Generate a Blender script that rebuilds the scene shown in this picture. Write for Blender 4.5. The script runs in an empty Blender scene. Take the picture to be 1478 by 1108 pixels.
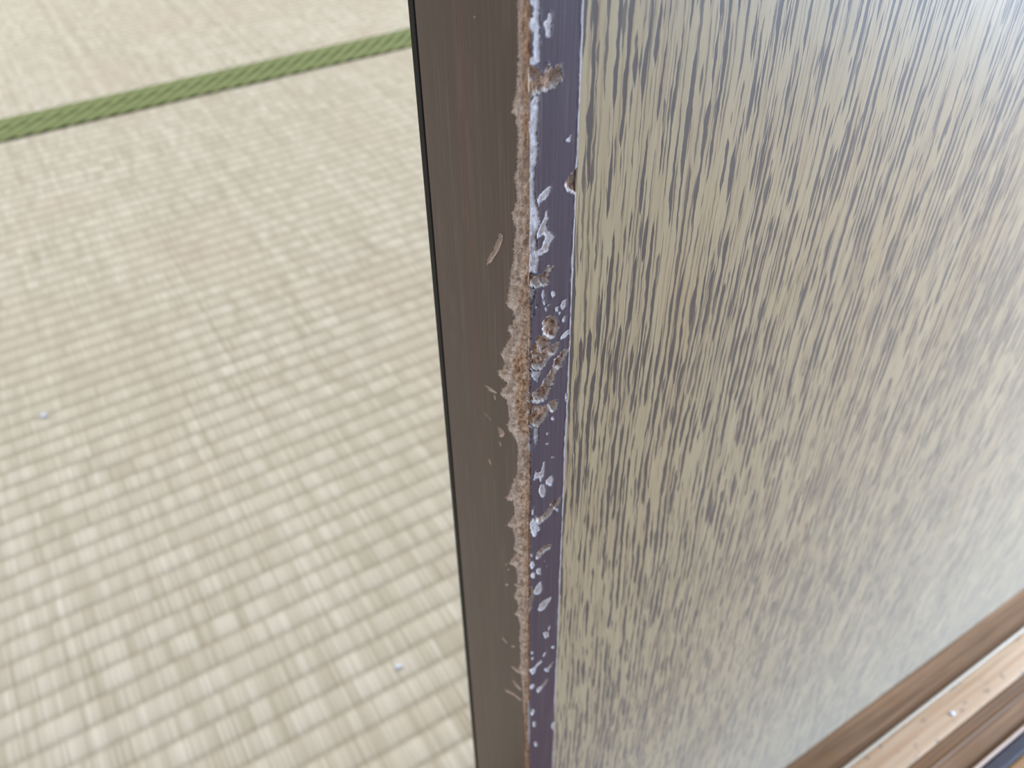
import bpy, bmesh, math, random
import numpy as np
from mathutils import Matrix, Vector
C = bpy.context.scene.collection
random.seed(4)

# ------------------------------------------------------------------ camera, light, exposure
F_PX, PITCH, ROLL, H = 1262.87, 0.730337, -0.016240, 0.44
AZ_MAT, AZ_DOOR = 1.034006, 1.014008            # compass angle of the mat rows and of the door
fw = Vector((0, math.cos(PITCH), -math.sin(PITCH)))
r0 = Vector((1, 0, 0)); u0 = Vector((0, math.sin(PITCH), math.cos(PITCH)))
rt = math.cos(ROLL)*r0 + math.sin(ROLL)*u0
up = -math.sin(ROLL)*r0 + math.cos(ROLL)*u0
cam_d = bpy.data.cameras.new('camera'); cam = bpy.data.objects.new('camera', cam_d); C.objects.link(cam)
m = Matrix((rt, up, -fw)).transposed().to_4x4(); m.translation = (0, 0, H); cam.matrix_world = m
cam_d.sensor_width = 36; cam_d.lens = F_PX/1478*36; cam_d.clip_start = 0.01; cam_d.clip_end = 50
cam_d.dof.use_dof = True; cam_d.dof.focus_distance = 0.155; cam_d.dof.aperture_fstop = 24
bpy.context.scene.camera = cam

w = bpy.data.worlds.new('World'); bpy.context.scene.world = w; w.use_nodes = True
bg = w.node_tree.nodes['Background']; bg.inputs[0].default_value = (0.94, 0.94, 0.95, 1); bg.inputs[1].default_value = 0.30

def area(name, loc, target, size, size_y, energy, color):
    d = bpy.data.lights.new(name, 'AREA'); d.shape = 'RECTANGLE'; d.size = size; d.size_y = size_y
    d.energy = energy; d.color = color
    o = bpy.data.objects.new(name, d); C.objects.link(o); o.location = loc
    o.rotation_euler = (Vector(target)-Vector(loc)).to_track_quat('-Z', 'Y').to_euler()
    return o
area('tatami_room_window', (1.5, 2.9, 1.7), (0.2, 0.8, 0), 2.0, 1.6, 66, (0.84, 0.92, 1.0))
area('side_fill', (-2.3, 0.9, 1.5), (0.2, 0.7, 0), 1.8, 1.4, 36, (0.88, 0.93, 1.0))  # added lamp with no known window, lifts the left face of the stile
area('veneer_fill', (0.98, 0.26, 0.40), (0.34, 0.30, 0.0), 0.55, 0.75, 18.5, (0.58, 0.75, 1.0))  # unseen lamp added close by to brighten the veneer towards the right
area('blue_front_fill', (-0.5, -1.9, 1.7), (0.0, 0.12, 0.3), 1.2, 1.2, 7, (0.34, 0.58, 1.0))  # added blue fill from behind the camera for the front of the stile

vs = bpy.context.scene.view_settings
vs.view_transform = 'Standard'; vs.look = 'None'; vs.gamma = 1; vs.use_curve_mapping = False
vs.exposure = 0.45

# ------------------------------------------------------------------ frames
dm1 = Vector((math.sin(AZ_MAT), math.cos(AZ_MAT), 0)); dm2 = Vector((-math.cos(AZ_MAT), math.sin(AZ_MAT), 0))
dd1 = Vector((math.sin(AZ_DOOR), math.cos(AZ_DOOR), 0)); dd2 = Vector((-math.cos(AZ_DOOR), math.sin(AZ_DOOR), 0))
CORNER = Vector((0.0029369, 0.119568, 0))
STILE_T, STILE_W = 0.0366287, 0.0092167
CP = CORNER.dot(dd2); CA = CORNER.dot(dd1)      # the corner in door axes measured from below the camera
ZS = -0.010                                      # top of the sill
ZG = -0.014                                      # bottom of its grooves

def pray(x, y):
    return fw + rt*((x-739.0)/F_PX) - up*((y-554.0)/F_PX)
def on_left(x, y):                               # photo point -> (w, z) on the side face, w negative
    d = pray(x, y); t = CORNER.dot(dd1)/d.dot(dd1); p = d*t
    return -(p-CORNER).dot(dd2), H+p.z
def on_front(x, y):
    d = pray(x, y); t = CORNER.dot(dd2)/d.dot(dd2); p = d*t
    return (p-CORNER).dot(dd1), H+p.z
def on_floor(x, y, z=0.0):
    d = pray(x, y); t = (z-H)/d.z; p = d*t; return Vector((p.x, p.y, z))

# ------------------------------------------------------------------ helpers
def lin(r, g, b):
    f = lambda c: (c/255/12.92) if c/255 <= 0.04045 else ((c/255+0.055)/1.055)**2.4
    return (f(r), f(g), f(b), 1)
def put(name, me, mat, parent=None, kind=None, label=None, cat=None, group=None):
    o = bpy.data.objects.new(name, me); C.objects.link(o)
    if mat: me.materials.append(mat)
    if parent: o.parent = parent
    return props(o, kind, label, cat, group)
def props(o, kind=None, label=None, cat=None, group=None):
    if kind: o['kind'] = kind
    if label: o['label'] = label
    if cat: o['category'] = cat
    if group: o['group'] = group
    return o
def empty(name, loc, rz, **k):
    o = bpy.data.objects.new(name, None); C.objects.link(o); o.location = loc; o.rotation_euler = (0, 0, rz)
    o.empty_display_size = 0.02
    return props(o, **k)
def box_me(name, x0, x1, y0, y1, z0, z1, bev=0.0, seg=2):
    bm = bmesh.new(); bmesh.ops.create_cube(bm, size=1)
    for v in bm.verts:
        v.co = ((x0+x1)/2+v.co.x*(x1-x0), (y0+y1)/2+v.co.y*(y1-y0), (z0+z1)/2+v.co.z*(z1-z0))
    if bev: bmesh.ops.bevel(bm, geom=bm.edges[:], offset=bev, segments=seg, affect='EDGES', profile=0.5)
    me = bpy.data.meshes.new(name); bm.to_mesh(me); bm.free()
    return me
def grid_me(name, P, smooth=True, mask=None, attrs=None):
    """P: (n, m, 3) points -> quad mesh; mask (n-1, m-1) picks faces; attrs: name -> (n, m, 3) colours"""
    n, k = P.shape[:2]
    idx = np.arange(n*k).reshape(n, k)
    q = np.stack([idx[:-1, :-1], idx[1:, :-1], idx[1:, 1:], idx[:-1, 1:]], -1)
    q = q[mask] if mask is not None else q.reshape(-1, 4)
    used, inv = np.unique(q, return_inverse=True); q = inv.reshape(-1, 4)
    V = P.reshape(-1, 3)[used]
    me = bpy.data.meshes.new(name)
    me.vertices.add(len(V)); me.vertices.foreach_set('co', V.astype(np.float32).ravel())
    me.loops.add(q.size); me.loops.foreach_set('vertex_index', q.astype(np.int32).ravel())
    me.polygons.add(len(q)); me.polygons.foreach_set('loop_start', np.arange(0, q.size, 4, dtype=np.int32))
    me.polygons.foreach_set('loop_total', np.full(len(q), 4, np.int32))
    me.update(calc_edges=True)
    if smooth: me.polygons.foreach_set('use_smooth', np.ones(len(q), bool))
    for an, A in (attrs or {}).items():
        a = me.attributes.new(an, 'FLOAT_COLOR', 'POINT')
        col = np.ones((len(V), 4), np.float32); col[:, :3] = A.reshape(-1, 3)[used]
        a.data.foreach_set('color', col.ravel())
    return me
def prism_me(name, prof, x0, x1, smooth=False):
    """closed (y, z) outline pushed along x"""
    n = len(prof)
    V = [(x0, a, b) for a, b in prof]+[(x1, a, b) for a, b in prof]
    Fc = [(i, i+n, (i+1) % n+n, (i+1) % n) for i in range(n)]+[tuple(range(n)), tuple(range(2*n-1, n-1, -1))]
    me = bpy.data.meshes.new(name); me.from_pydata(V, [], Fc)
    bm = bmesh.new(); bm.from_mesh(me); bmesh.ops.recalc_face_normals(bm, faces=bm.faces[:]); bm.to_mesh(me); bm.free()
    if smooth: me.polygons.foreach_set('use_smooth', [len(p.vertices) == 4 for p in me.polygons])
    return me
def h2(ix, iy, s):
    v = np.sin(ix*127.1+iy*311.7+s*74.7)*43758.5453
    return v-np.floor(v)
def C3(r, g, b): return np.array(lin(r, g, b)[:3])
def vn(x, y, s=0):
    ix, iy = np.floor(x), np.floor(y); fx, fy = x-ix, y-iy
    fx = fx*fx*(3-2*fx); fy = fy*fy*(3-2*fy)
    a, b, c, d = h2(ix, iy, s), h2(ix+1, iy, s), h2(ix, iy+1, s), h2(ix+1, iy+1, s)
    return (a*(1-fx)+b*fx)*(1-fy)+(c*(1-fx)+d*fx)*fy
def fbm(x, y, s=0, o=3):
    r = 0; a = 0.5; t = 0
    for i in range(o):
        r = r+a*vn(x*2**i, y*2**i, s+i*7); t += a; a *= 0.5
    return r/t
def sstep(a, b, x):
    t = np.clip((x-a)/(b-a), 0, 1); return t*t*(3-2*t)

class NT:
    def __init__(s, name, rough=0.5, spec=0.5):
        s.m = bpy.data.materials.new(name); s.m.use_nodes = True; s.t = s.m.node_tree; s.n = s.t.nodes
        s.b = s.n['Principled BSDF']; s.b.inputs['Roughness'].default_value = rough
        s.b.inputs['Specular IOR Level'].default_value = spec
    def add(s, typ, **k):
        n = s.n.new(typ)
        for a, v in k.items(): setattr(n, a, v)
        return n
    def put(s, sock, v):
        if hasattr(v, 'is_output'): s.t.links.new(v, sock)
        else: sock.default_value = v
    def math(s, op, a, b=0.0, c=0.0):
        n = s.add('ShaderNodeMath', operation=op)
        for i, v in enumerate((a, b, c)): s.put(n.inputs[i], v)
        return n.outputs[0]
    def comb(s, x, y, z):
        n = s.add('ShaderNodeCombineXYZ')
        for i, v in enumerate((x, y, z)): s.put(n.inputs[i], v)
        return n.outputs[0]
    def obj(s):
        o = s.add('ShaderNodeTexCoord').outputs['Object']; x = s.add('ShaderNodeSeparateXYZ'); s.put(x.inputs[0], o)
        return x.outputs
    def noise(s, vec, detail=2.0, rough=0.5, dim='3D'):
        n = s.add('ShaderNodeTexNoise', noise_dimensions=dim); n.inputs['Scale'].default_value = 1
        n.inputs['Detail'].default_value = detail; n.inputs['Roughness'].default_value = rough
        s.put(n.inputs['Vector'], vec); return n.outputs[0]
    def ss(s, v, a, b, lo=0.0, hi=1.0):
        n = s.add('ShaderNodeMapRange', interpolation_type='SMOOTHSTEP')
        s.put(n.inputs[0], v)
        for i, q in enumerate((a, b, lo, hi)): s.put(n.inputs[1+i], q)
        return n.outputs[0]
    def mix(s, f, a, b, blend='MIX'):
        n = s.add('ShaderNodeMix', data_type='RGBA', blend_type=blend)
        s.put(n.inputs[0], f); s.put(n.inputs[6], a); s.put(n.inputs[7], b); return n.outputs[2]
    def bump(s, h, dist, strength=1.0):
        n = s.add('ShaderNodeBump'); n.inputs['Distance'].default_value = dist; n.inputs['Strength'].default_value = strength
        s.put(n.inputs['Height'], h); s.t.links.new(n.outputs[0], s.b.inputs['Normal'])
    def base(s, c): s.put(s.b.inputs['Base Color'], c)
    def attr(s, name):
        n = s.add('ShaderNodeAttribute'); n.attribute_name = name; return n.outputs

# ------------------------------------------------------------------ materials
def mat_veneer():
    t = NT('oak_veneer', 0.46, 0.7); x, y, z = t.obj()
    # slow wander of the grain
    wv = t.noise(t.comb(t.math('MULTIPLY', x, 38), 0, t.math('MULTIPLY', z, 9)), 2)
    wv2 = t.noise(t.comb(t.math('MULTIPLY', x, 160), 3, t.math('MULTIPLY', z, 70)), 1)
    wv3 = t.noise(t.comb(t.math('MULTIPLY', x, 700), 6, t.math('MULTIPLY', z, 420)), 2)
    xx = t.math('ADD', x, t.math('ADD', t.math('MULTIPLY', t.math('SUBTRACT', wv, 0.5), 0.0065),
                                 t.math('ADD', t.math('MULTIPLY', t.math('SUBTRACT', wv2, 0.5), 0.0009), t.math('MULTIPLY', t.math('SUBTRACT', wv3, 0.5), 0.00042))))
    dens = t.noise(t.comb(t.math('MULTIPLY', xx, 60), 9, t.math('MULTIPLY', z, 16)), 2)
    def dashes(width, rate, thr, seed, w0, w1, soft=0.03):
        u = t.math('ADD', t.math('DIVIDE', xx, width), seed)
        col = t.math('FLOOR', u); fr = t.math('SUBTRACT', t.math('FRACT', u), 0.5)
        wn = t.add('ShaderNodeTexWhiteNoise', noise_dimensions='1D'); t.put(wn.inputs['W'], col)
        r = wn.outputs[0]
        n = t.noise(t.comb(t.math('MULTIPLY', r, 97.0), t.math('MULTIPLY', r, 41.0), t.math('MULTIPLY', z, rate)), 1.0)
        n2 = t.noise(t.comb(t.math('MULTIPLY', r, 53.0), t.math('MULTIPLY', r, 17.0), t.math('MULTIPLY', z, rate*2.3)), 1.0)
        th = t.math('ADD', thr, t.math('MULTIPLY', t.math('SUBTRACT', dens, 0.5), -0.2))
        wd = t.math('SUBTRACT', n, th)
        half = t.math('MULTIPLY', t.ss(n2, 0.3, 0.7, w0, w1), t.ss(wd, 0.0, 0.11, 0.12, 1.0))
        off = t.math('ABSOLUTE', t.math('ADD', fr, t.math('MULTIPLY', t.math('SUBTRACT', n2, 0.5), 0.5)))
        return t.math('MULTIPLY', t.ss(t.math('SUBTRACT', half, off), -0.02, 0.05), t.ss(wd, 0.0, soft))
    a = dashes(0.00185, 52, 0.455, 0.0, 0.14, 0.30)
    a2 = dashes(0.00125, 84, 0.50, 7.3, 0.12, 0.30)
    b = dashes(0.00085, 46, 0.495, 3.7, 0.10, 0.28)
    c = dashes(0.0011, 34, 0.47, 11.1, 0.10, 0.30)
    tone = t.noise(t.comb(t.math('MULTIPLY', xx, 420), 1, t.math('MULTIPLY', z, 22)), 3, 0.6)
    tone2 = t.noise(t.comb(t.math('MULTIPLY', xx, 45), 5, t.math('MULTIPLY', z, 7)), 2)
    base = t.mix(tone, lin(140, 124, 93), lin(172, 157, 127))
    base = t.mix(t.math('MULTIPLY', t.ss(tone2, 0.5, 0.75), 0.35), base, lin(160, 134, 92))
    base = t.mix(t.math('MULTIPLY', c, 0.4), base, lin(120, 96, 66))
    base = t.mix(t.math('MULTIPLY', b, 0.72), base, lin(70, 60, 60))
    dark = t.math('MAXIMUM', t.math('MULTIPLY', a, 0.92), t.math('MULTIPLY', a2, 0.8))
    base = t.mix(dark, base, lin(52, 45, 48))
    t.base(base)
    fine = t.noise(t.comb(t.math('MULTIPLY', x, 3000), 0, t.math('MULTIPLY', z, 900)), 2)
    t.put(t.b.inputs['Roughness'], t.math('ADD', 0.45, t.math('MULTIPLY', dark, 0.05)))
    t.bump(t.math('SUBTRACT', t.math('MULTIPLY', fine, 0.3), dark), 0.00003, 0.5)
    t.put(t.b.inputs['Sheen Weight'], 1.0); t.put(t.b.inputs['Sheen Tint'], (1.0, 0.93, 0.80, 1)); t.put(t.b.inputs['Sheen Roughness'], 0.28)
    return t.m
def mat_wear():
    t = NT('stile_film_and_core', 0.42, 0.45); a = t.attr('albedo')[0]; k = t.attr('surface')
    sep = t.add('ShaderNodeSeparateColor'); t.put(sep.inputs[0], k[0])
    x, y, z = t.obj()
    st = t.noise(t.comb(t.math('MULTIPLY', x, 1800), t.math('MULTIPLY', y, 1800), t.math('MULTIPLY', z, 25)), 3, 0.6)
    gr = t.noise(t.comb(t.math('MULTIPLY', x, 5200), t.math('MULTIPLY', y, 5200), t.math('MULTIPLY', z, 2600)), 3, 0.6)
    raw = sep.outputs[0]
    streak = t.ss(st, 0.3, 0.7, 0.86, 1.14)
    grain = t.ss(gr, 0.3, 0.7, 0.66, 1.25)
    mul = t.math('ADD', t.math('MULTIPLY', streak, t.math('SUBTRACT', 1.0, raw)), t.math('MULTIPLY', grain, raw))
    t.base(t.mix(1.0, a, t.comb(mul, mul, mul), 'MULTIPLY'))
    t.put(t.b.inputs['Roughness'], t.math('ADD', 0.40, t.math('MULTIPLY', raw, 0.5)))
    t.put(t.b.inputs['Specular IOR Level'], t.math('SUBTRACT', 0.45, t.math('MULTIPLY', raw, 0.3)))
    t.bump(t.math('ADD', t.math('MULTIPLY', gr, t.math('ADD', 0.08, raw)), t.math('MULTIPLY', st, 0.15)), 0.0003, 0.8)
    return t.m
def mat_rush():
    t = NT('woven_rush', 0.55, 0.35); a = t.attr('albedo')[0]
    t.base(a); return t.m
def mat_wood(name, c0, c1, c2, rough=0.4, sx=9, sy=320, stain=0.0, spec=0.5):
    """long grained wood, grain along local x"""
    t = NT(name, rough, spec); x, y, z = t.obj()
    v = t.comb(t.math('MULTIPLY', x, sx), t.math('MULTIPLY', y, sy), t.math('MULTIPLY', z, sy))
    n = t.noise(v, 4, 0.6); k = t.noise(t.comb(t.math('MULTIPLY', x, 30), t.math('MULTIPLY', y, 60), t.math('MULTIPLY', z, 60)), 3)
    b = t.mix(t.ss(n, 0.3, 0.7), c0, c1); b = t.mix(t.math('MULTIPLY', t.ss(k, 0.5, 0.75), 0.6), b, c2)
    if stain:
        q = t.noise(t.comb(t.math('MULTIPLY', x, 130), t.math('MULTIPLY', y, 190), 2), 3, 0.65)
        b = t.mix(t.math('MULTIPLY', t.ss(q, 0.585, 0.70), stain), b, lin(96, 92, 90))
    t.base(b); t.bump(n, 0.0002, 0.5); return t.m
def mat_plain(name, col, rough=0.5, spec=0.5, amp=0.12, sc=400):
    t = NT(name, rough, spec); x, y, z = t.obj()
    n = t.noise(t.comb(t.math('MULTIPLY', x, sc), t.math('MULTIPLY', y, sc), t.math('MULTIPLY', z, sc)), 3)
    k = t.ss(n, 0.3, 0.7, 1-amp, 1+amp); t.base(t.mix(1.0, col, t.comb(k, k, k), 'MULTIPLY'))
    t.bump(n, 0.0002, 0.4); return t.m

M_VENEER = mat_veneer(); M_WEAR = mat_wear(); M_RUSH = mat_rush()
M_GROOVE = mat_wood('worn_groove_wood', lin(98, 70, 46), lin(148, 112, 82), lin(124, 88, 56), 0.55, spec=0.25)
M_RIDGE = mat_wood('worn_ridge_wood', lin(180, 142, 109), lin(206, 174, 143), lin(196, 155, 116), 0.38, stain=0.7)
M_RIDGE_SIDE = mat_wood('shaded_ridge_side_wood', lin(92, 64, 38), lin(120, 84, 52), lin(106, 74, 42), 0.6, spec=0.2)  # darkened so the colour carries the shade on the ridge's hallway side
M_LIP = mat_wood('sill_lip_wood', lin(188, 160, 142), lin(216, 192, 176), lin(200, 170, 150), 0.35)
M_STRIP = mat_plain('pale_edge_strip', lin(196, 182, 164), 0.35, 0.5, 0.05)
M_BLACK = mat_plain('black_edge_band', lin(18, 18, 19), 0.5, 0.15)
M_RED = mat_plain('dark_red_seam', lin(42, 18, 18), 0.6, 0.3)
M_JOINT = mat_plain('dark_joint_strip', lin(52, 46, 52), 0.5, 0.3)
M_PLANK = mat_wood('hall_plank_wood', lin(150, 108, 64), lin(184, 140, 92), lin(136, 94, 54), 0.28, sx=5, sy=120)
M_SUB = mat_plain('subfloor_boards', lin(96, 84, 70), 0.8, 0.2)
M_STRAW = mat_plain('straw_core', lin(176, 158, 112), 0.9, 0.1, 0.3)
M_LINT = mat_plain('white_lint', lin(226, 230, 244), 0.9, 0.1, 0.08, 2000)

# ------------------------------------------------------------------ floor below everything
put('floor', box_me('floor', -2.2, 2.6, -1.6, 3.4, -0.09, -0.062), M_SUB, kind='structure', label='plain subfloor under the mats, sill and hallway boards')

# ------------------------------------------------------------------ sill in door axes (x along the door, y away from the hallway)
RZ = math.pi/2-AZ_DOOR
k = (H-ZS)/H
P_STRIP0, P_RIDGE0, P_LIP = 0.0799*k, 0.0579*k, 0.0443*k
sill = empty('trim_1', dd2*0.0+Vector((0, 0, 0)), RZ, kind='structure',
             label='worn brown wooden sliding door sill with two grooves under the veneered door')
X0, X1 = -1.05, 1.90
FAR = CP+STILE_T+0.0035
# far groove with its bottom, and the far rim beside the mat
put('groove', prism_me('groove', [(P_STRIP0+0.0021, -0.06), (FAR, -0.06), (FAR, ZS), (CP+STILE_T+0.0016, ZS), (CP+STILE_T+0.0012, ZG), (P_STRIP0+0.0029, ZG), (P_STRIP0+0.0022, ZG+0.0006), (P_STRIP0+0.0021, ZG+0.0012)], X0, X1), M_GROOVE, sill, label='dark brown groove the door runs in')
def arc(cx, cz, r, a0, a1, n=6):
    return [(cx+r*math.cos(math.radians(a0+(a1-a0)*i/n)), cz+r*math.sin(math.radians(a0+(a1-a0)*i/n))) for i in range(n+1)]
# middle ridge: flat worn top, its hallway side rolls down into the second groove
ridge_p = [(P_STRIP0-0.0001, -0.06), (P_STRIP0-0.0001, ZS-0.0002), (P_STRIP0-0.0005, ZS)]
ridge_p += [(P_RIDGE0+0.0085, ZS), (P_RIDGE0+0.0068, ZS-0.0001)]
put('ridge', prism_me('ridge', ridge_p+[(P_RIDGE0+0.0062, ZS-0.0002), (P_RIDGE0+0.0062, -0.06)], X0, X1, True), M_RIDGE, sill, label='pale worn ridge between the grooves, dotted with grey grime')
put('ridge_side', prism_me('ridge_side', [(P_RIDGE0+0.0061, -0.06), (P_RIDGE0+0.0061, ZS-0.0003), (P_RIDGE0+0.0045, ZS-0.0010), (P_RIDGE0+0.0028, ZS-0.0022), (P_RIDGE0+0.0012, ZS-0.0034), (P_RIDGE0+0.0002, ZG), (P_RIDGE0, -0.06)], X0, X1, True), M_RIDGE_SIDE, sill, label='rounded side of the ridge, its shade put into the darker colour')
put('edge_strip', prism_me('edge_strip', [(P_STRIP0, -0.05)]+[(P_STRIP0+0.0020, -0.05), (P_STRIP0+0.0020, ZS-0.0008), (P_STRIP0+0.0015, ZS+0.0001), (P_STRIP0+0.0006, ZS+0.0003), (P_STRIP0, ZS-0.0001)], X0, X1, True), M_STRIP, sill, label='thin white strip along the edge of the ridge')  # pale line along the ridge edge, built as a thin piece
put('groove', prism_me('groove', [(P_LIP+0.0019, -0.06), (P_RIDGE0-0.0001, -0.06), (P_RIDGE0-0.0001, ZG+0.0004), (P_RIDGE0-0.0012, ZG), (P_LIP+0.0040, ZG), (P_LIP+0.0024, ZG+0.0012), (P_LIP+0.0019, ZS-0.0008)], X0, X1), M_GROOVE, sill, label='second brown groove along the hallway side')
put('lip', prism_me('lip', [(P_LIP, -0.06), (P_LIP+0.0018, -0.06), (P_LIP+0.0018, ZS-0.0007), (P_LIP+0.0013, ZS), (P_LIP+0.0004, ZS), (P_LIP, ZS-0.0004)], X0, X1), M_LIP, sill, label='thin pinkish edge of the sill')

# hallway boards on the near side, a dark joint strip between
put('trim_2', prism_me('trim_2', [(P_LIP-0.0075, -0.06), (P_LIP-0.0002, -0.06), (P_LIP-0.0002, ZS-0.0022), (P_LIP-0.0014, ZS-0.0016), (P_LIP-0.0062, ZS-0.0016), (P_LIP-0.0075, ZS-0.0022)], X0, X1), M_JOINT, kind='structure', label='dark grey joint strip between the sill and the hallway boards').rotation_euler = (0, 0, RZ)
hall = empty('floor_1', (0, 0, 0), RZ, kind='structure', label='brown wooden hallway boards in front of the sill')
yb = P_LIP-0.0078
for i in range(14):
    put('plank', box_me('plank', X0, X1, yb-0.0745, yb, -0.062, ZS-0.001, 0.0012), M_PLANK, hall)
    yb -= 0.0750

# ------------------------------------------------------------------ the sliding door
door = empty('door_1', CORNER, RZ, kind='structure', cat='door',
             label='sliding door with streaky oak veneer and a chewed dark brown edge, standing over the tatami')
DOOR_TOP = 1.78
# -- damage outlines read off the photograph (pixels), set on the two faces they lie on
RIBBON = [(746.6,-60),(746.6,0),(747.6,45),(747.6,80),(747.6,110),(744.5,130),(740.5,150),(739.0,163),(745.5,168),(746.6,200),(747,225),
 (746.6,240),(743.5,250),(742.5,262),(745.5,268),(744.5,290),(741.5,300),(738.4,308),(739.5,315),(742.5,322),(744,335),(742.5,350),(740.5,360),
 (741.5,375),(737.4,388),(736,400),(735.4,410),(733.4,416),(732,429),(729.2,437),(733.6,443),(739.7,449),(741.5,460),(738.8,467),(732.7,472),
 (732.7,477),(736.2,481),(734.4,490),(727.4,501),(725.6,506),(721.2,511),(725.6,516),(728.3,524),(725.6,533),(718.6,535),(719.5,543),(725.6,547),
 (732.7,554),(725.6,561),(722,568),(723.9,572),(730.9,577),(732.7,587),(735.3,605),(731,612),(735.3,622),(741,629),(743,631),(746.8,640),(747.6,651),
 (746.8,665),(746.4,683),(741.5,690),(737,704),(734.4,713),(729,718),(732.7,723),(740.6,723),(742.4,734),(741.5,744),(734.4,753),(730,759),
 (739.7,762),(741.5,772),(743.2,781),(741.5,790),(740.4,791),(745.6,798),(738.6,806),(734.2,814),(743.9,818),(746.5,829),(746.5,840),(741.2,843),
 (746,848),(743.9,854),(741.2,862),(746.5,868),(747.4,880),(741.2,886),(748.3,891),(750,903),(749.2,921),(751,938),(751,956),(747,968),(752.7,975),
 (753.6,992),(755,1018),(756.5,1036),(757.5,1060),(758,1120)]
def ell(cx, cy, rx, ry, lean=0.0, n=12, sd=0):
    rr = random.Random(int(cx*7+cy*13)+sd); out = []
    for i in range(n):
        a = 2*math.pi*i/n; q = rr.uniform(0.78, 1.18); dx, dy = rx*math.cos(a)*q, ry*math.sin(a)*q
        out.append((cx+dx-lean*dy, cy+dy))
    return out
LEFT = [  # (kind, outline)
 ('S', [(722,336),(726,340),(725,350),(720,362),(715,370),(710,378),(703,383.5),(703,376),(707,367),(712,360),(717,346)]),
 ('S', [(700,556),(708,559),(718,567),(717,569),(707,565)]), ('S', ell(714.5,574,1.6,4.2,-.3)),
 ('S', ell(704,601,0.9,5,-.9)), ('S', ell(722,640,1.5,4,-.4)), ('S', ell(707,666,1.4,5,-.3)),
 ('S', [(718,615),(724,618),(729,626),(727,631),(721,631)]),
 ('S', [(723.6,920),(727,921),(733,928),(731,929)]), ('S', ell(741,933,3,1.8)), ('S', ell(731.5,844,3,2)), ('S', ell(731,815,1.6,1.8)), ('S', ell(734,822,1.5,2)),
 ('S', [(736,960),(744,963),(753,969),(753,974),(745,970)]), ('S', [(738,980),(745,985),(753,994),(752,998),(744,990)]),
 ('S', [(728,994),(736,997),(746,1003),(753,1009),(752,1013),(742,1004),(731,999)]), ('S', ell(686,25,2.0,2.2))]
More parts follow.
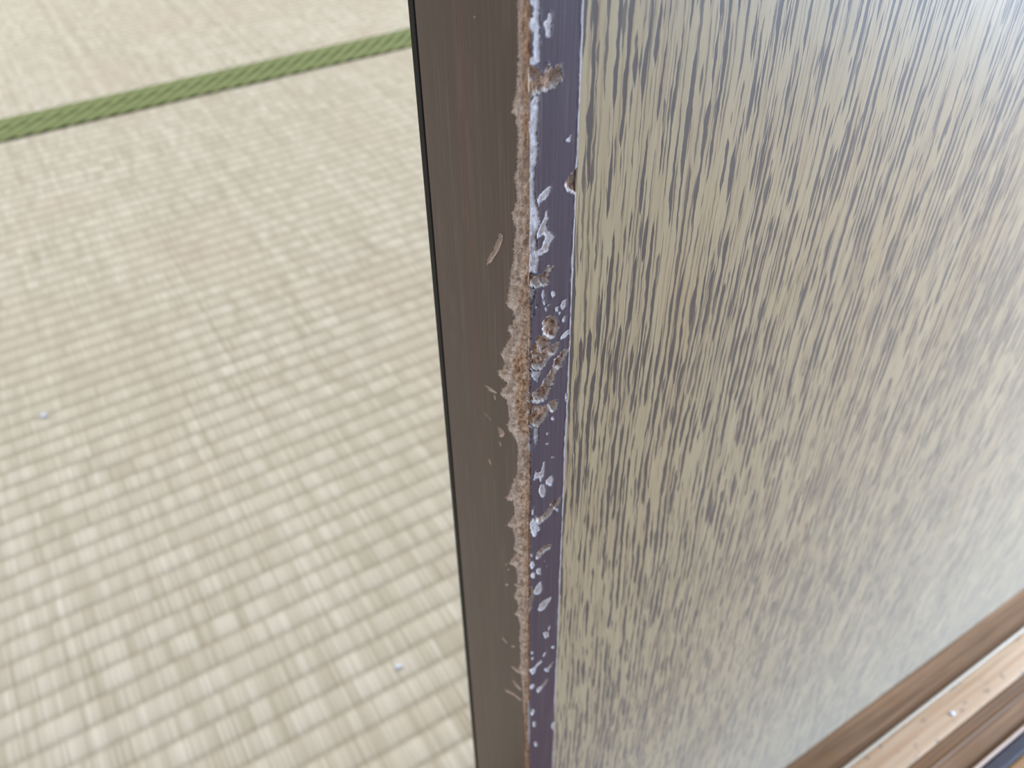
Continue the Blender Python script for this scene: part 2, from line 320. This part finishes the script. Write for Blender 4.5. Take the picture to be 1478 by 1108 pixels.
FRONT = [
 ('W', [(760,-60),(776,-60),(777,0),(778,20),(778,45),(779,70),(778,90),(769,95),(760,95),(760,84),(770,82),(768,66),(769,52),(770,46),(760.8,45),(760.8,26),(769,25),(769,9),(761,8)]),
 ('B', [(758,92),(768,94),(775,97.5),(783,107.7),(787,98),(789,91.4),(792,95.5),(795.3,101.6),(799,99),(803.4,93.4),(808.5,93.4),(810.5,104),(810.5,115.8),(801.4,126),(790,131),(781,135),(771,138),(766,146),(762.8,152),(757,150)]),
 ('W', [(760.5,153),(766,146),(771,138),(777,140),(776,173),(774,195),(776,223),(775,230),(772,242),(770,261),(771,275),(772,289),(777,311),(779,324),(775,333),(773,342),(774,352),(774,360),(778,370),(777,382),(775,394),(763,394),(762.5,300),(761,200)]),
 ('W', [(779,326),(785,315),(787,305),(789,303),(790,315),(788,330),(795,336),(800.4,342),(796,348),(793,354),(790,363),(785,366),(780,369),(777,371),(775,362),(781,358),(783,350),(786,343),(785,338),(780,342),(775,345),(774,338)]),
 ('W', [(794,267),(795,271),(791,283),(783,291),(780,293),(776,300),(775,287),(783,275)]),
 ('W', [(792,17),(796,20),(795,35),(793,53),(788,55),(786,44),(783,34),(788,28)]),
 ('B', [(763,396),(775,399),(783,395),(787,388.6),(791,382.5),(795,386),(799,384.5),(797,390),(793,392.6),(792,401),(791,409),(785,414),(781,413),(773,417),(763,415)]),
 ('W', [(763,416),(773,418),(771,428),(769,436),(767,440),(764,436)]),
 ('W', ell(783.5,427,2.4,9)), ('W', ell(797.7,425,3,5)), ('W', ell(812.5,440,4.5,8,.2)), ('W', ell(803.5,446,3.2,4)), ('W', ell(807,452,2,3)),
 ('W', ell(784.5,437,1.8,3.4)), ('W', ell(787,446,2,4)), ('W', ell(769,451,2,5,.2)), ('W', ell(774,443,1.4,2.5)), ('W', ell(791,441,1.2,1.6)), ('W', ell(813,461,3,5,.3)),
 ('B', [(834,238),(828,246),(826,250),(818,256),(813.6,263),(814,269),(816,274),(824,279),(834,283),(838,270),(838,245)]),
 ('W', [(823.5,195),(824,205),(819,205.5),(815,203)]),
 ('B', [(782,466),(787,460),(794,456),(803,457),(805,465),(807,472),(803,478),(803,485),(797,489),(791,489),(786,485),(781,478)]),
 ('B', [(775,487),(779,484),(792.5,487.5),(793.4,499),(798,497),(804.9,492),(805.7,502.7),(801,511.5),(793.4,515),(789,524),(783.7,532.7),(775,536),(766,535),(766,519),(768,500)]),
 ('W', [(807.5,488.7),(813.7,480),(821.6,474.6),(820.7,481.6),(813.7,488.7),(809,491)]),
 ('B', [(796,532.7),(797.8,522),(801,518),(806.6,513),(810,506),(815,505),(820.7,503.5),(819,511),(813.7,518.6),(810,529),(803,534.4),(800.5,544),(799.6,549),(794,562),(790.8,571.4),(787,578.5),(775,583.7),(766,579),(766,568),(773,563),(780,559),(785.5,546.8),(790,541)]),
 ('W', [(766,537),(780,536),(781,539),(778.5,543),(776,551),(771,548),(766,541)]),
 ('B', [(764,582),(772,585),(778.5,587),(782,587),(788,584),(793.4,579),(799.6,576.7),(804,579),(804.5,587),(802,593),(797.8,596),(794,594),(792.5,591),(789,599.6),(785,606),(781,612),(777,618),(770,617),(764,619)]),
 ('W', [(770,618),(777,618),(776.5,630),(775.5,641),(773,646),(771.5,638),(770,632)]),
 ('W', ell(797,604,3,3.4)), ('W', [(760.5,640),(764,628),(765.5,650),(764,660),(761.5,662)]),
 ('W', ell(789,626,2,1.8)), ('W', ell(789,641,2.2,1.3)),
 ('W', [(773,677),(776,682),(780,681),(782,673),(783.7,667),(785.5,667),(785.6,678),(784.6,686),(780,697),(777,690),(769.6,694)]),
 ('W', [(787,693),(792,689),(796,685),(798,693),(796,702),(792,701),(787,698.6)]), ('W', ell(782,708,5.5,9)), ('W', ell(797,660,2.6,1.2)),
 ('B', [(808.4,716.5),(809.5,721.5),(806,729),(803,737),(799.6,735.6),(794,743),(789,749.6),(782,754),(776.7,758.5),(773.5,752),(772,746),(778.5,747),(785,741),(792.5,732),(794,726.8),(801,722)]),
 ('W', [(773,751),(777,759),(780,764),(775,768),(773,774),(768,775),(766,768),(764,757),(769,746)]),
 ('W', [(771.4,729.4),(771,737),(770.5,742.6),(767,742.6),(768,735.6)]), ('W', ell(804,735.5,1.8,3)),
 ('B', [(795,786.5),(793.5,792),(788,796),(784,799.5),(775.6,808.5),(772,806),(774,797.6),(779,793),(784,788.5),(791,785.5)]),
 ('W', ell(767.6,816,3.6,6.5)), ('W', ell(777,825,3.5,5)), ('W', ell(768.5,830,3.8,4.6)), ('W', ell(767,802,1.8,3)), ('W', ell(785,810,1,1)), ('W', ell(788,817,1,.8)),
 ('W', [(780,839),(782.6,850),(780,856),(776,858.5),(769,857),(771,850),(775,844)]),
 ('B', [(759,844),(768.5,847),(771,853),(770,862),(766.8,878.6),(764,885),(759,879),(757,870),(757,858)]),
 ('W', [(796,860.5),(795,864.5),(791,871),(786,878.6),(779,883),(775.6,880),(779,871.5),(784,867),(788,864.5)]),
 ('W', ell(787.5,916,4,5.5)), ('W', ell(792,907,1.6,4,.3)), ('W', ell(797.6,934,2.6,2.4)),
 ('W', ell(767.6,942,2,2.6)), ('W', ell(768,950,2,2.6)),
 ('W', [(781,952),(782,956),(775,961.5),(772,972),(767.6,974),(763,967),(771,962.5),(776,956)]),
 ('W', ell(788.8,966.6,4,3.2)), ('B', ell(795,960,2.6,5,.5)),
 ('W', ell(767.6,990.5,3.4,4,.3)), ('W', ell(778,995,3.6,5,.4)), ('B', ell(785.5,986.5,3.2,7.5,.6)),
 ('W', ell(768.5,1028,2.8,5,.2)), ('W', ell(771,1045,2.4,4)), ('W', ell(773,1074,3,4)), ('W', ell(785,945,1.5,4,.5)),
 ('W', [(760,900),(762.5,905),(762.8,960),(762.2,1000),(763.6,1010),(764.6,1030),(764.4,1055),(764.2,1072),(761,1085),(758.5,1080),(758,1040),(758.5,1020),(760,990)]),
 ('W', ell(799,1048,3.4,6)), ('W', ell(816,573,1.6,6))]
FILM = np.array(lin(72, 54, 47)[:3])
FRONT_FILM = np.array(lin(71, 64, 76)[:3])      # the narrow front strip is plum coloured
Z_LO, Z_HI = on_front(780, 1140)[1], on_front(780, -45)[1]
zf = np.arange(Z_LO, Z_HI, 0.00021)
z = np.concatenate([np.linspace(ZG+0.0005, Z_LO-0.0015, 14), [Z_LO-0.0006], zf, [Z_HI+0.0006], np.linspace(Z_HI+0.0015, DOOR_TOP, 40)])
S_BAND = 0.0336                                  # the brown side face ends here, black band behind
ws = np.concatenate([np.linspace(-S_BAND, -0.0165, 24), np.arange(-0.0163, STILE_W-0.0001, 0.00019), [STILE_W]])
W, Z = np.meshgrid(ws, z, indexing='ij')
def sdf(poly):
    """signed distance (negative inside) to a closed outline over the part of the grid near it"""
    p = np.array(poly); mg = 0.0012
    i0, i1 = np.searchsorted(ws, [p[:, 0].min()-mg, p[:, 0].max()+mg]); j0, j1 = np.searchsorted(z, [p[:, 1].min()-mg, p[:, 1].max()+mg])
    x = W[i0:i1, j0:j1]; y = Z[i0:i1, j0:j1]; d = np.full(x.shape, 1e9); ins = np.zeros(x.shape, bool)
    n = len(p)
    for i in range(n):
        a, b = p[i], p[(i+1) % n]; e = b-a; l = max(e@e, 1e-16)
        t = np.clip(((x-a[0])*e[0]+(y-a[1])*e[1])/l, 0, 1)
        d = np.minimum(d, (x-a[0]-t*e[0])**2+(y-a[1]-t*e[1])**2)
        c = ((a[1] > y) != (b[1] > y))
        with np.errstate(divide='ignore', invalid='ignore'): xi = e[0]*(y-a[1])/e[1]+a[0]
        ins ^= c & (x < xi)
    return (slice(i0, i1), slice(j0, j1)), np.where(ins, -1, 1)*np.sqrt(d)
SD = np.full(W.shape, 1.0); ID = np.full(W.shape, -1); kinds = []
edge_n = (fbm(W*2900, Z*2300, 3, 4)-0.5)*1.25
items = [('R', [on_left(*q) for q in RIBBON]+[(0.00036, on_left(*RIBBON[-1])[1]), (0.00036, on_left(*RIBBON[0])[1])])]
items += [(q, [on_left(*a) for a in pl]) for q, pl in LEFT]+[(q, [on_front(*a) for a in pl]) for q, pl in FRONT]
# hairline of bare edge where the front film meets the veneer
zz = np.linspace(Z_HI, Z_LO, 160); rw = random.Random(5)
wl = [STILE_W-(0.00018+0.00018*rw.random()**2+0.00024*float(vn(np.array(zz_*90.), np.array(0.), 8))) for zz_ in zz]
items.append(('L', list(zip(wl, zz))+[(STILE_W+0.001, Z_LO), (STILE_W+0.001, Z_HI)]))
for n, (q, pl) in enumerate(items):
    kinds.append(q)
    sl, d = sdf(pl)
    amp = {'R': 0.00060, 'B': 0.00062, 'W': 0.00030, 'S': 0.00030, 'L': 0.00012}[q]
    d = d+edge_n[sl]*amp
    new = d < SD[sl]
    SD[sl] = np.where(new, d, SD[sl]); ID[sl] = np.where(new & (d < 0), n, np.where(new & (ID[sl] < 0), -1, ID[sl]))
kk = np.array(kinds+['-']); KI = kk[ID]
ins = np.clip(-SD, 0, None); hit = (SD < 0) & (ID >= 0)
n1 = fbm(W*900, Z*900, 11, 4); n2 = fbm(W*2600, Z*900, 21, 3); n3 = fbm(W*5000, Z*350, 31, 3)
depth = np.zeros(W.shape); rim = sstep(0, 0.00022, ins)
depth = np.where(KI == 'W', rim*(0.00006+0.00010*n1), depth)
depth = np.where(KI == 'L', rim*0.00015, depth)
depth = np.where(KI == 'S', rim*(0.0001+0.00025*sstep(0.0001, 0.0005, ins)*n1), depth)
depth = np.where(KI == 'B', sstep(0, 0.0003, ins)*0.00025+sstep(0.0001, 0.0009, ins)*(0.0004+1.5*0.001*(n1-0.30)), depth)
depth = np.where(KI == 'R', rim*0.00018+sstep(0.0002, 0.0020, ins)*(0.00025+1.6*0.001*(n1-0.32))+0.00035*(n3-0.5)*rim, depth)
# the corner itself is gnawed round where the biting was worst
gn = np.exp(-((Z-on_front(764, 560)[1])/0.026)**2)*np.exp(-(W/0.0016)**2)*hit
depth += gn*(0.0007+0.0008*n1)
lip = np.where((SD > 0) & (SD < 0.0004), np.exp(-((SD-0.0001)/0.00012)**2)*0.00005*(n1 > 0.42), 0)
depth -= lip
depth = np.clip(depth, -0.0002, 0.0024)
# colours of the film, the torn pale backing and the raw core
alb = np.ones(W.shape+(3,))*FILM
band = vn(W*330+2.0, Z*3, 61)                       # the film was brushed on in faint upright bands
f_ = (0.55*sstep(0.35, 0.75, band)*(W < 0))[..., None]; alb[:] = alb*(1-f_)+C3(80, 54, 45)*f_
f_ = (0.6*sstep(0.35, 0.75, vn(W*260+9.0, Z*4, 67))*(W < 0))[..., None]; alb[:] = alb*(1-f_)+C3(67, 55, 43)*f_
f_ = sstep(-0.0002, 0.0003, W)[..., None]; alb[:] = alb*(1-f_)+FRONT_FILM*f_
raw = np.zeros(W.shape)
def lay(mask, f, col):
    f = (f*mask)[..., None]; alb[:] = alb*(1-f)+col*f
pale_w, pale_t, pale_b = C3(208, 206, 210), C3(202, 183, 167), C3(212, 200, 192)
core_l, core_d = C3(178, 146, 122), C3(100, 72, 56)
aa = sstep(0, 0.00012, ins)
lay((KI == 'W'), aa*(0.72+0.28*sstep(0.3, 0.6, n2)), pale_w)
lay((KI == 'W'), 0.45*sstep(0.50, 0.66, n1)*sstep(0.0003, 0.0006, ins), C3(120, 104, 100))
lay((KI == 'W') & (W > 0.0021), 0.6*sstep(0.00022, 0.00045, ins+0.0002*(n2-0.5)), C3(146, 128, 118))
lay((KI == 'L'), aa, C3(160, 154, 156))
lay((KI == 'S'), aa*0.8, C3(190, 168, 152)); lay((KI == 'S'), sstep(0.0003, 0.0006, ins)*0.5, C3(130, 104, 88))
lay((KI == 'B'), aa, pale_b)
inner = sstep(0.00025, 0.0006, ins+0.0004*(n1-0.5))
lay((KI == 'B'), inner*0.95, core_l); lay((KI == 'B'), inner*sstep(0.45, 0.62, n2)*0.8, core_d); lay((KI == 'B'), inner*sstep(0.46, 0.60, n1)*0.75, pale_b)
lay((KI == 'R'), aa, pale_t)
s = -W
brn = np.maximum(sstep(0.0024, 0.0010, s+0.0012*(n3-0.5)), sstep(0.0018, 0.0034, ins+0.0016*(n1-0.5)))
lay((KI == 'R'), brn*0.9, C3(170, 135, 107)); lay((KI == 'R'), brn*sstep(0.48, 0.64, n2)*0.7, C3(128, 92, 68)); lay((KI == 'R'), brn*sstep(0.52, 0.66, n3)*0.6, C3(220, 190, 160))
lay((KI == 'R'), (1-brn)*sstep(0.55, 0.7, n1)*0.35, C3(176, 148, 126))
raw = np.where(np.isin(KI, ['B', 'R']), aa, np.where(np.isin(KI, ['S', 'W', 'L']), aa*0.45, 0))
# faint scuffs in the film
lay(KI == '-', 0.10*sstep(0.58, 0.75, fbm(W*1500, Z*60, 41, 3)), C3(140, 120, 110))
surf = np.stack([raw, raw*0, raw*0], -1)
# wrap the sheet round a slightly rounded corner
R = 0.0005
L = R*math.pi/2; a = np.clip((W+L/2)/L, 0, 1)*math.pi/2
X = np.where(W <= -L/2, 0.0, np.where(W >= L/2, R+(W-L/2), R-R*np.cos(a)))
Y = np.where(W <= -L/2, R+(-W-L/2), np.where(W >= L/2, 0.0, R-R*np.sin(a)))
NX, NY = -np.cos(a), -np.sin(a)
P = np.stack([X-NX*depth, Y-NY*depth, Z], -1)
# faces belong to the film or to the mark their four corners agree on
f4 = np.stack([ID[:-1, :-1], ID[1:, :-1], ID[1:, 1:], ID[:-1, 1:]], -1)
f4 = f4.max(-1)*((f4 >= 0).sum(-1) >= 2)-1*((f4 >= 0).sum(-1) < 2)
at = {'albedo': alb, 'surface': surf}
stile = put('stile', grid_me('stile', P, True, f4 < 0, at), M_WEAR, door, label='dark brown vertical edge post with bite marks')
NAMES = {'R': 'gnawed_corner', 'B': 'bite_mark', 'W': 'film_scuff', 'S': 'scratch', 'L': 'bare_edge'}
LABELS = {'R': 'torn tan strip of bare wood down the corner', 'B': 'bite mark down to rough brown wood',
          'W': 'patch of white scuffed film', 'S': 'pale tan scratch', 'L': 'thin white line beside the veneer'}
for n, q in enumerate(kinds):
    mk = f4 == n
    if mk.sum() < 3: continue
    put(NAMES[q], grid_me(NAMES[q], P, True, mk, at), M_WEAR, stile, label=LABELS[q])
# body behind the film, the black band at the rear edge, the red seam, the veneered panel
RB = 0.0030
put('stile_core', box_me('stile_core', RB, 0.030, RB, S_BAND-0.0004, ZG+0.0006, DOOR_TOP-0.001), M_WEAR, door)
put('seam', box_me('seam', 0.00045, 0.028, S_BAND-0.0003, S_BAND+0.0004, ZG+0.0006, DOOR_TOP), M_RED, door, label='dark red seam beside the black band')
put('edge_band', box_me('edge_band', 0.0, 0.030, S_BAND+0.0005, STILE_T, ZG+0.0006, DOOR_TOP, 0.0004), M_BLACK, door, label='narrow black band along the rear edge')
put('veneer_panel', box_me('veneer_panel', STILE_W+0.00005, 0.86, 0.00035, STILE_T-0.001, ZG+0.0004, DOOR_TOP), M_VENEER, door, label='oak veneer panel with dark streaky upright grain')
put('stile', box_me('stile', 0.8601, 0.8701, 0, STILE_T, ZG+0.0005, DOOR_TOP, 0.0006), M_BLACK, door)
for nm in ('albedo', 'surface'):
    me = bpy.data.objects['stile_core'].data; a = me.attributes.new(nm, 'FLOAT_COLOR', 'POINT')
    for v in a.data: v.color = (*FILM, 1) if nm == 'albedo' else (0, 0, 0, 1)

# ------------------------------------------------------------------ tatami mats
RM = math.pi/2-AZ_MAT
PITCH_ROW, RUSH = 0.0157, 0.00150
BORD = 0.0300
JOIN = 1.0958
def mat_weave(u0, u1, v0, v1, fine0, fine1, per_rush, seed):
    """real ridges and single rushes: u along the rows, v across them"""
    uf = np.arange(fine0, fine1, RUSH/per_rush)
    us = np.concatenate([np.arange(u0, fine0, 0.02), uf, np.arange(fine1+0.01, u1, 0.02), [u1]])
    nr = int(round((v1-v0)/PITCH_ROW)); off = np.array([0, .08, .2, .5, .8, .92])
    vs_ = (v0+(np.arange(nr)[:, None]+off[None])*PITCH_ROW*((v1-v0)/(nr*PITCH_ROW))).ravel(); vs_ = np.append(vs_, v1)
    U, V = np.meshgrid(us, vs_, indexing='ij')
    row = np.floor((V-v0)/PITCH_ROW+1e-6); fr = (V-v0)/PITCH_ROW-row
    # rows wander a little
    V = V+0.0010*(fbm(U*14, V*6, seed, 2)-0.5)
    rush = np.floor(U/RUSH+1e-4)
    # rushes lie in small bundles that swell in one row and sink in the next
    bun = vn(U/0.0062+row*17.3, row*5.1, seed+1); bun2 = h2(np.floor(U/0.0088+row*0.5+0.35*vn(U*40, row*3.0, 5)), row, seed+2)
    prof = np.clip(np.sin(np.pi*np.clip(fr, 0, 1)), 0, 1)**0.55
    crest = np.where(np.arange(len(us))[:, None] % per_rush == 0, 0.0, 1.0) if per_rush > 1 else 1.0
    hgt = prof*(0.00105+0.00045*(bun-0.5)+0.0004*(bun2-0.5))+0.00032*crest*prof+0.00016*(h2(rush, row, seed+3)-0.5)*prof
    one = h2(rush, np.zeros_like(rush), seed+4); long = fbm(U*260, V*5, seed+5, 3); big = fbm(U*9, V*9, seed+6, 3)
    cell = h2(rush, row, seed+7)
    t = 0.5+0.28*(one-0.5)+0.34*(long-0.5)+0.34*(cell-0.5)+0.20*(bun2-0.5)+0.34*(bun-0.5)
    t = np.clip(t, 0, 1)[..., None]
    A = C3(181, 167, 142)*(1-t)+C3(231, 221, 202)*t
    b = sstep(0.45, 0.7, big)[..., None]; A = A*(1-0.28*b)+C3(206, 186, 160)*0.28*b
    g = sstep(0.55, 0.75, fbm(U*7+9, V*7, seed+8, 3))[..., None]; A = A*(1-0.10*g)+C3(192, 192, 162)*0.10*g
    d = ((np.clip(1-fr/0.2, 0, 1)+np.clip(1-(1-fr)/0.2, 0, 1))**0.8)[..., None]      # valley shade put into the colour, with a little brown hemp warp
    A = A*(1-0.42*d)+C3(150, 134, 110)*0.42*d
    return np.stack([U, V, hgt-0.0016], -1), A
def mat_heri():
    t = NT('green_border_cloth', 0.75, 0.2); t.base(t.attr('albedo')[0]); return t.m
M_HERI = mat_heri()
def border(u0, u1, v0, v1, seed):
    us = np.arange(u0, u1, 0.0011); vs_ = np.linspace(v0, v1, 34)
    U, V = np.meshgrid(us, vs_, indexing='ij'); q = (V-v0)/(v1-v0)
    # slanting cords: the pattern runs on across the joint
    ph = (U-1.15*(V-JOIN))/0.0185+0.10*np.sin((V-JOIN)/0.03*math.pi)
    fr = ph-np.floor(ph); cord = np.sin(np.pi*fr)**0.6
    fine = 0.5+0.5*np.sin((U*0.9+V*1.4)/0.0016*math.pi)
    edge = np.clip(np.minimum(q, 1-q)/0.07, 0, 1)**0.5
    hgt = 0.0004+edge*(0.0010+0.0011*cord+0.00012*fine)
    t = np.clip(sstep(0.35, 0.75, fr)*sstep(1.0, 0.9, fr)*0.95+0.3*(fbm(U*300, V*300, seed, 2)-0.4), 0, 1)[..., None]
    A = C3(92, 98, 62)*(1-t)+C3(158, 167, 110)*t
    A = A*(0.86+0.22*fine[..., None])
    return np.stack([U, V, hgt], -1), A
def tatami(label, v0, v1, heri, seed, fine, per_rush):
    base = Vector((0, 0, 0))
    o = empty('tatami_mat', base, RM, label=label, cat='mat')
    u0, u1 = -1.10, 2.00
    b0, b1 = v0+(BORD if heri[0] else 0), v1-(BORD if heri[1] else 0)
    Pm, A = mat_weave(u0, u1, b0, b1, fine[0], fine[1], per_rush, seed)
    put('rush_weave', grid_me('rush_weave', Pm, True, None, {'albedo': A}), M_RUSH, o, kind='stuff')
    put('straw_core', box_me('straw_core', u0, u1, v0+0.0004, v1-0.0004, -0.06, -0.0024), M_STRAW, o)
    for on, a, b in ((heri[0], v0, v0+BORD), (heri[1], v1-BORD, v1)):
        if on:
            Pb, Ab = border(u0, u1, a+0.0003, b-0.0003, seed+20)
            put('border', grid_me('border', Pb, True, None, {'albedo': Ab}), M_HERI, o, label='green cloth border with slanting raised cords')
    return o
NEAR0 = 0.168
tatami('straw coloured tatami mat nearest the chewed door, its green border along the far side', NEAR0, JOIN, (False, True), 3, (-0.42, 0.95), 2)
tatami('straw coloured tatami mat beyond the green borders, at the top left', JOIN, JOIN+0.93, (True, False), 53, (-0.30, 1.00), 1)
# strip of board between the sill and the nearest mat, cut slightly on the skew
pa = [dd1*X0+dd2*(FAR+0.0004), dd1*X1+dd2*(FAR+0.0004), dm1*X1+dm2*(NEAR0-0.0005), dm1*X0+dm2*(NEAR0-0.0005)]
me = bpy.data.meshes.new('trim_3')
me.from_pydata([(p.x, p.y, -0.002) for p in pa]+[(p.x, p.y, -0.06) for p in pa], [], [(0, 1, 2, 3), (7, 6, 5, 4), (0, 4, 5, 1), (1, 5, 6, 2), (2, 6, 7, 3), (3, 7, 4, 0)])
put('trim_3', me, M_RIDGE_SIDE, kind='structure', label='narrow board between the sill and the nearest tatami mat, behind the door')

# ------------------------------------------------------------------ bits of fluff
def fluff(name, p, r, seed, label, cat='lint'):
    bm = bmesh.new(); bmesh.ops.create_icosphere(bm, subdivisions=3, radius=r)
    rr = random.Random(seed)
    ax = [Vector((rr.uniform(-1, 1), rr.uniform(-1, 1), rr.uniform(-1, 1))).normalized() for _ in range(9)]
    for v in bm.verts:
        d = v.co.normalized(); g = 1+0.35*max((d.dot(a_))**8 for a_ in ax)-0.25*rr.random()*0.5
        v.co = Vector((d.x*r*g*1.15, d.y*r*g*0.9, d.z*r*g*0.62+r*0.5))
    me = bpy.data.meshes.new(name); bm.to_mesh(me); bm.free()
    me.polygons.foreach_set('use_smooth', np.ones(len(me.polygons), bool))
    o = put(name, me, M_LINT, label=label, cat=cat); o.location = p; return o
fluff('lint', on_floor(65, 601, -0.0006), 0.0021, 1, 'tiny white speck of lint on the tatami at the far left')
fluff('lint', on_floor(576, 963, -0.0006), 0.0015, 2, 'tiny white speck of lint on the tatami close to the chewed door edge')
fluff('lint', on_floor(1374, 1030, ZS), 0.0011, 3, 'tiny bluish white speck of lint on the pale sill ridge')
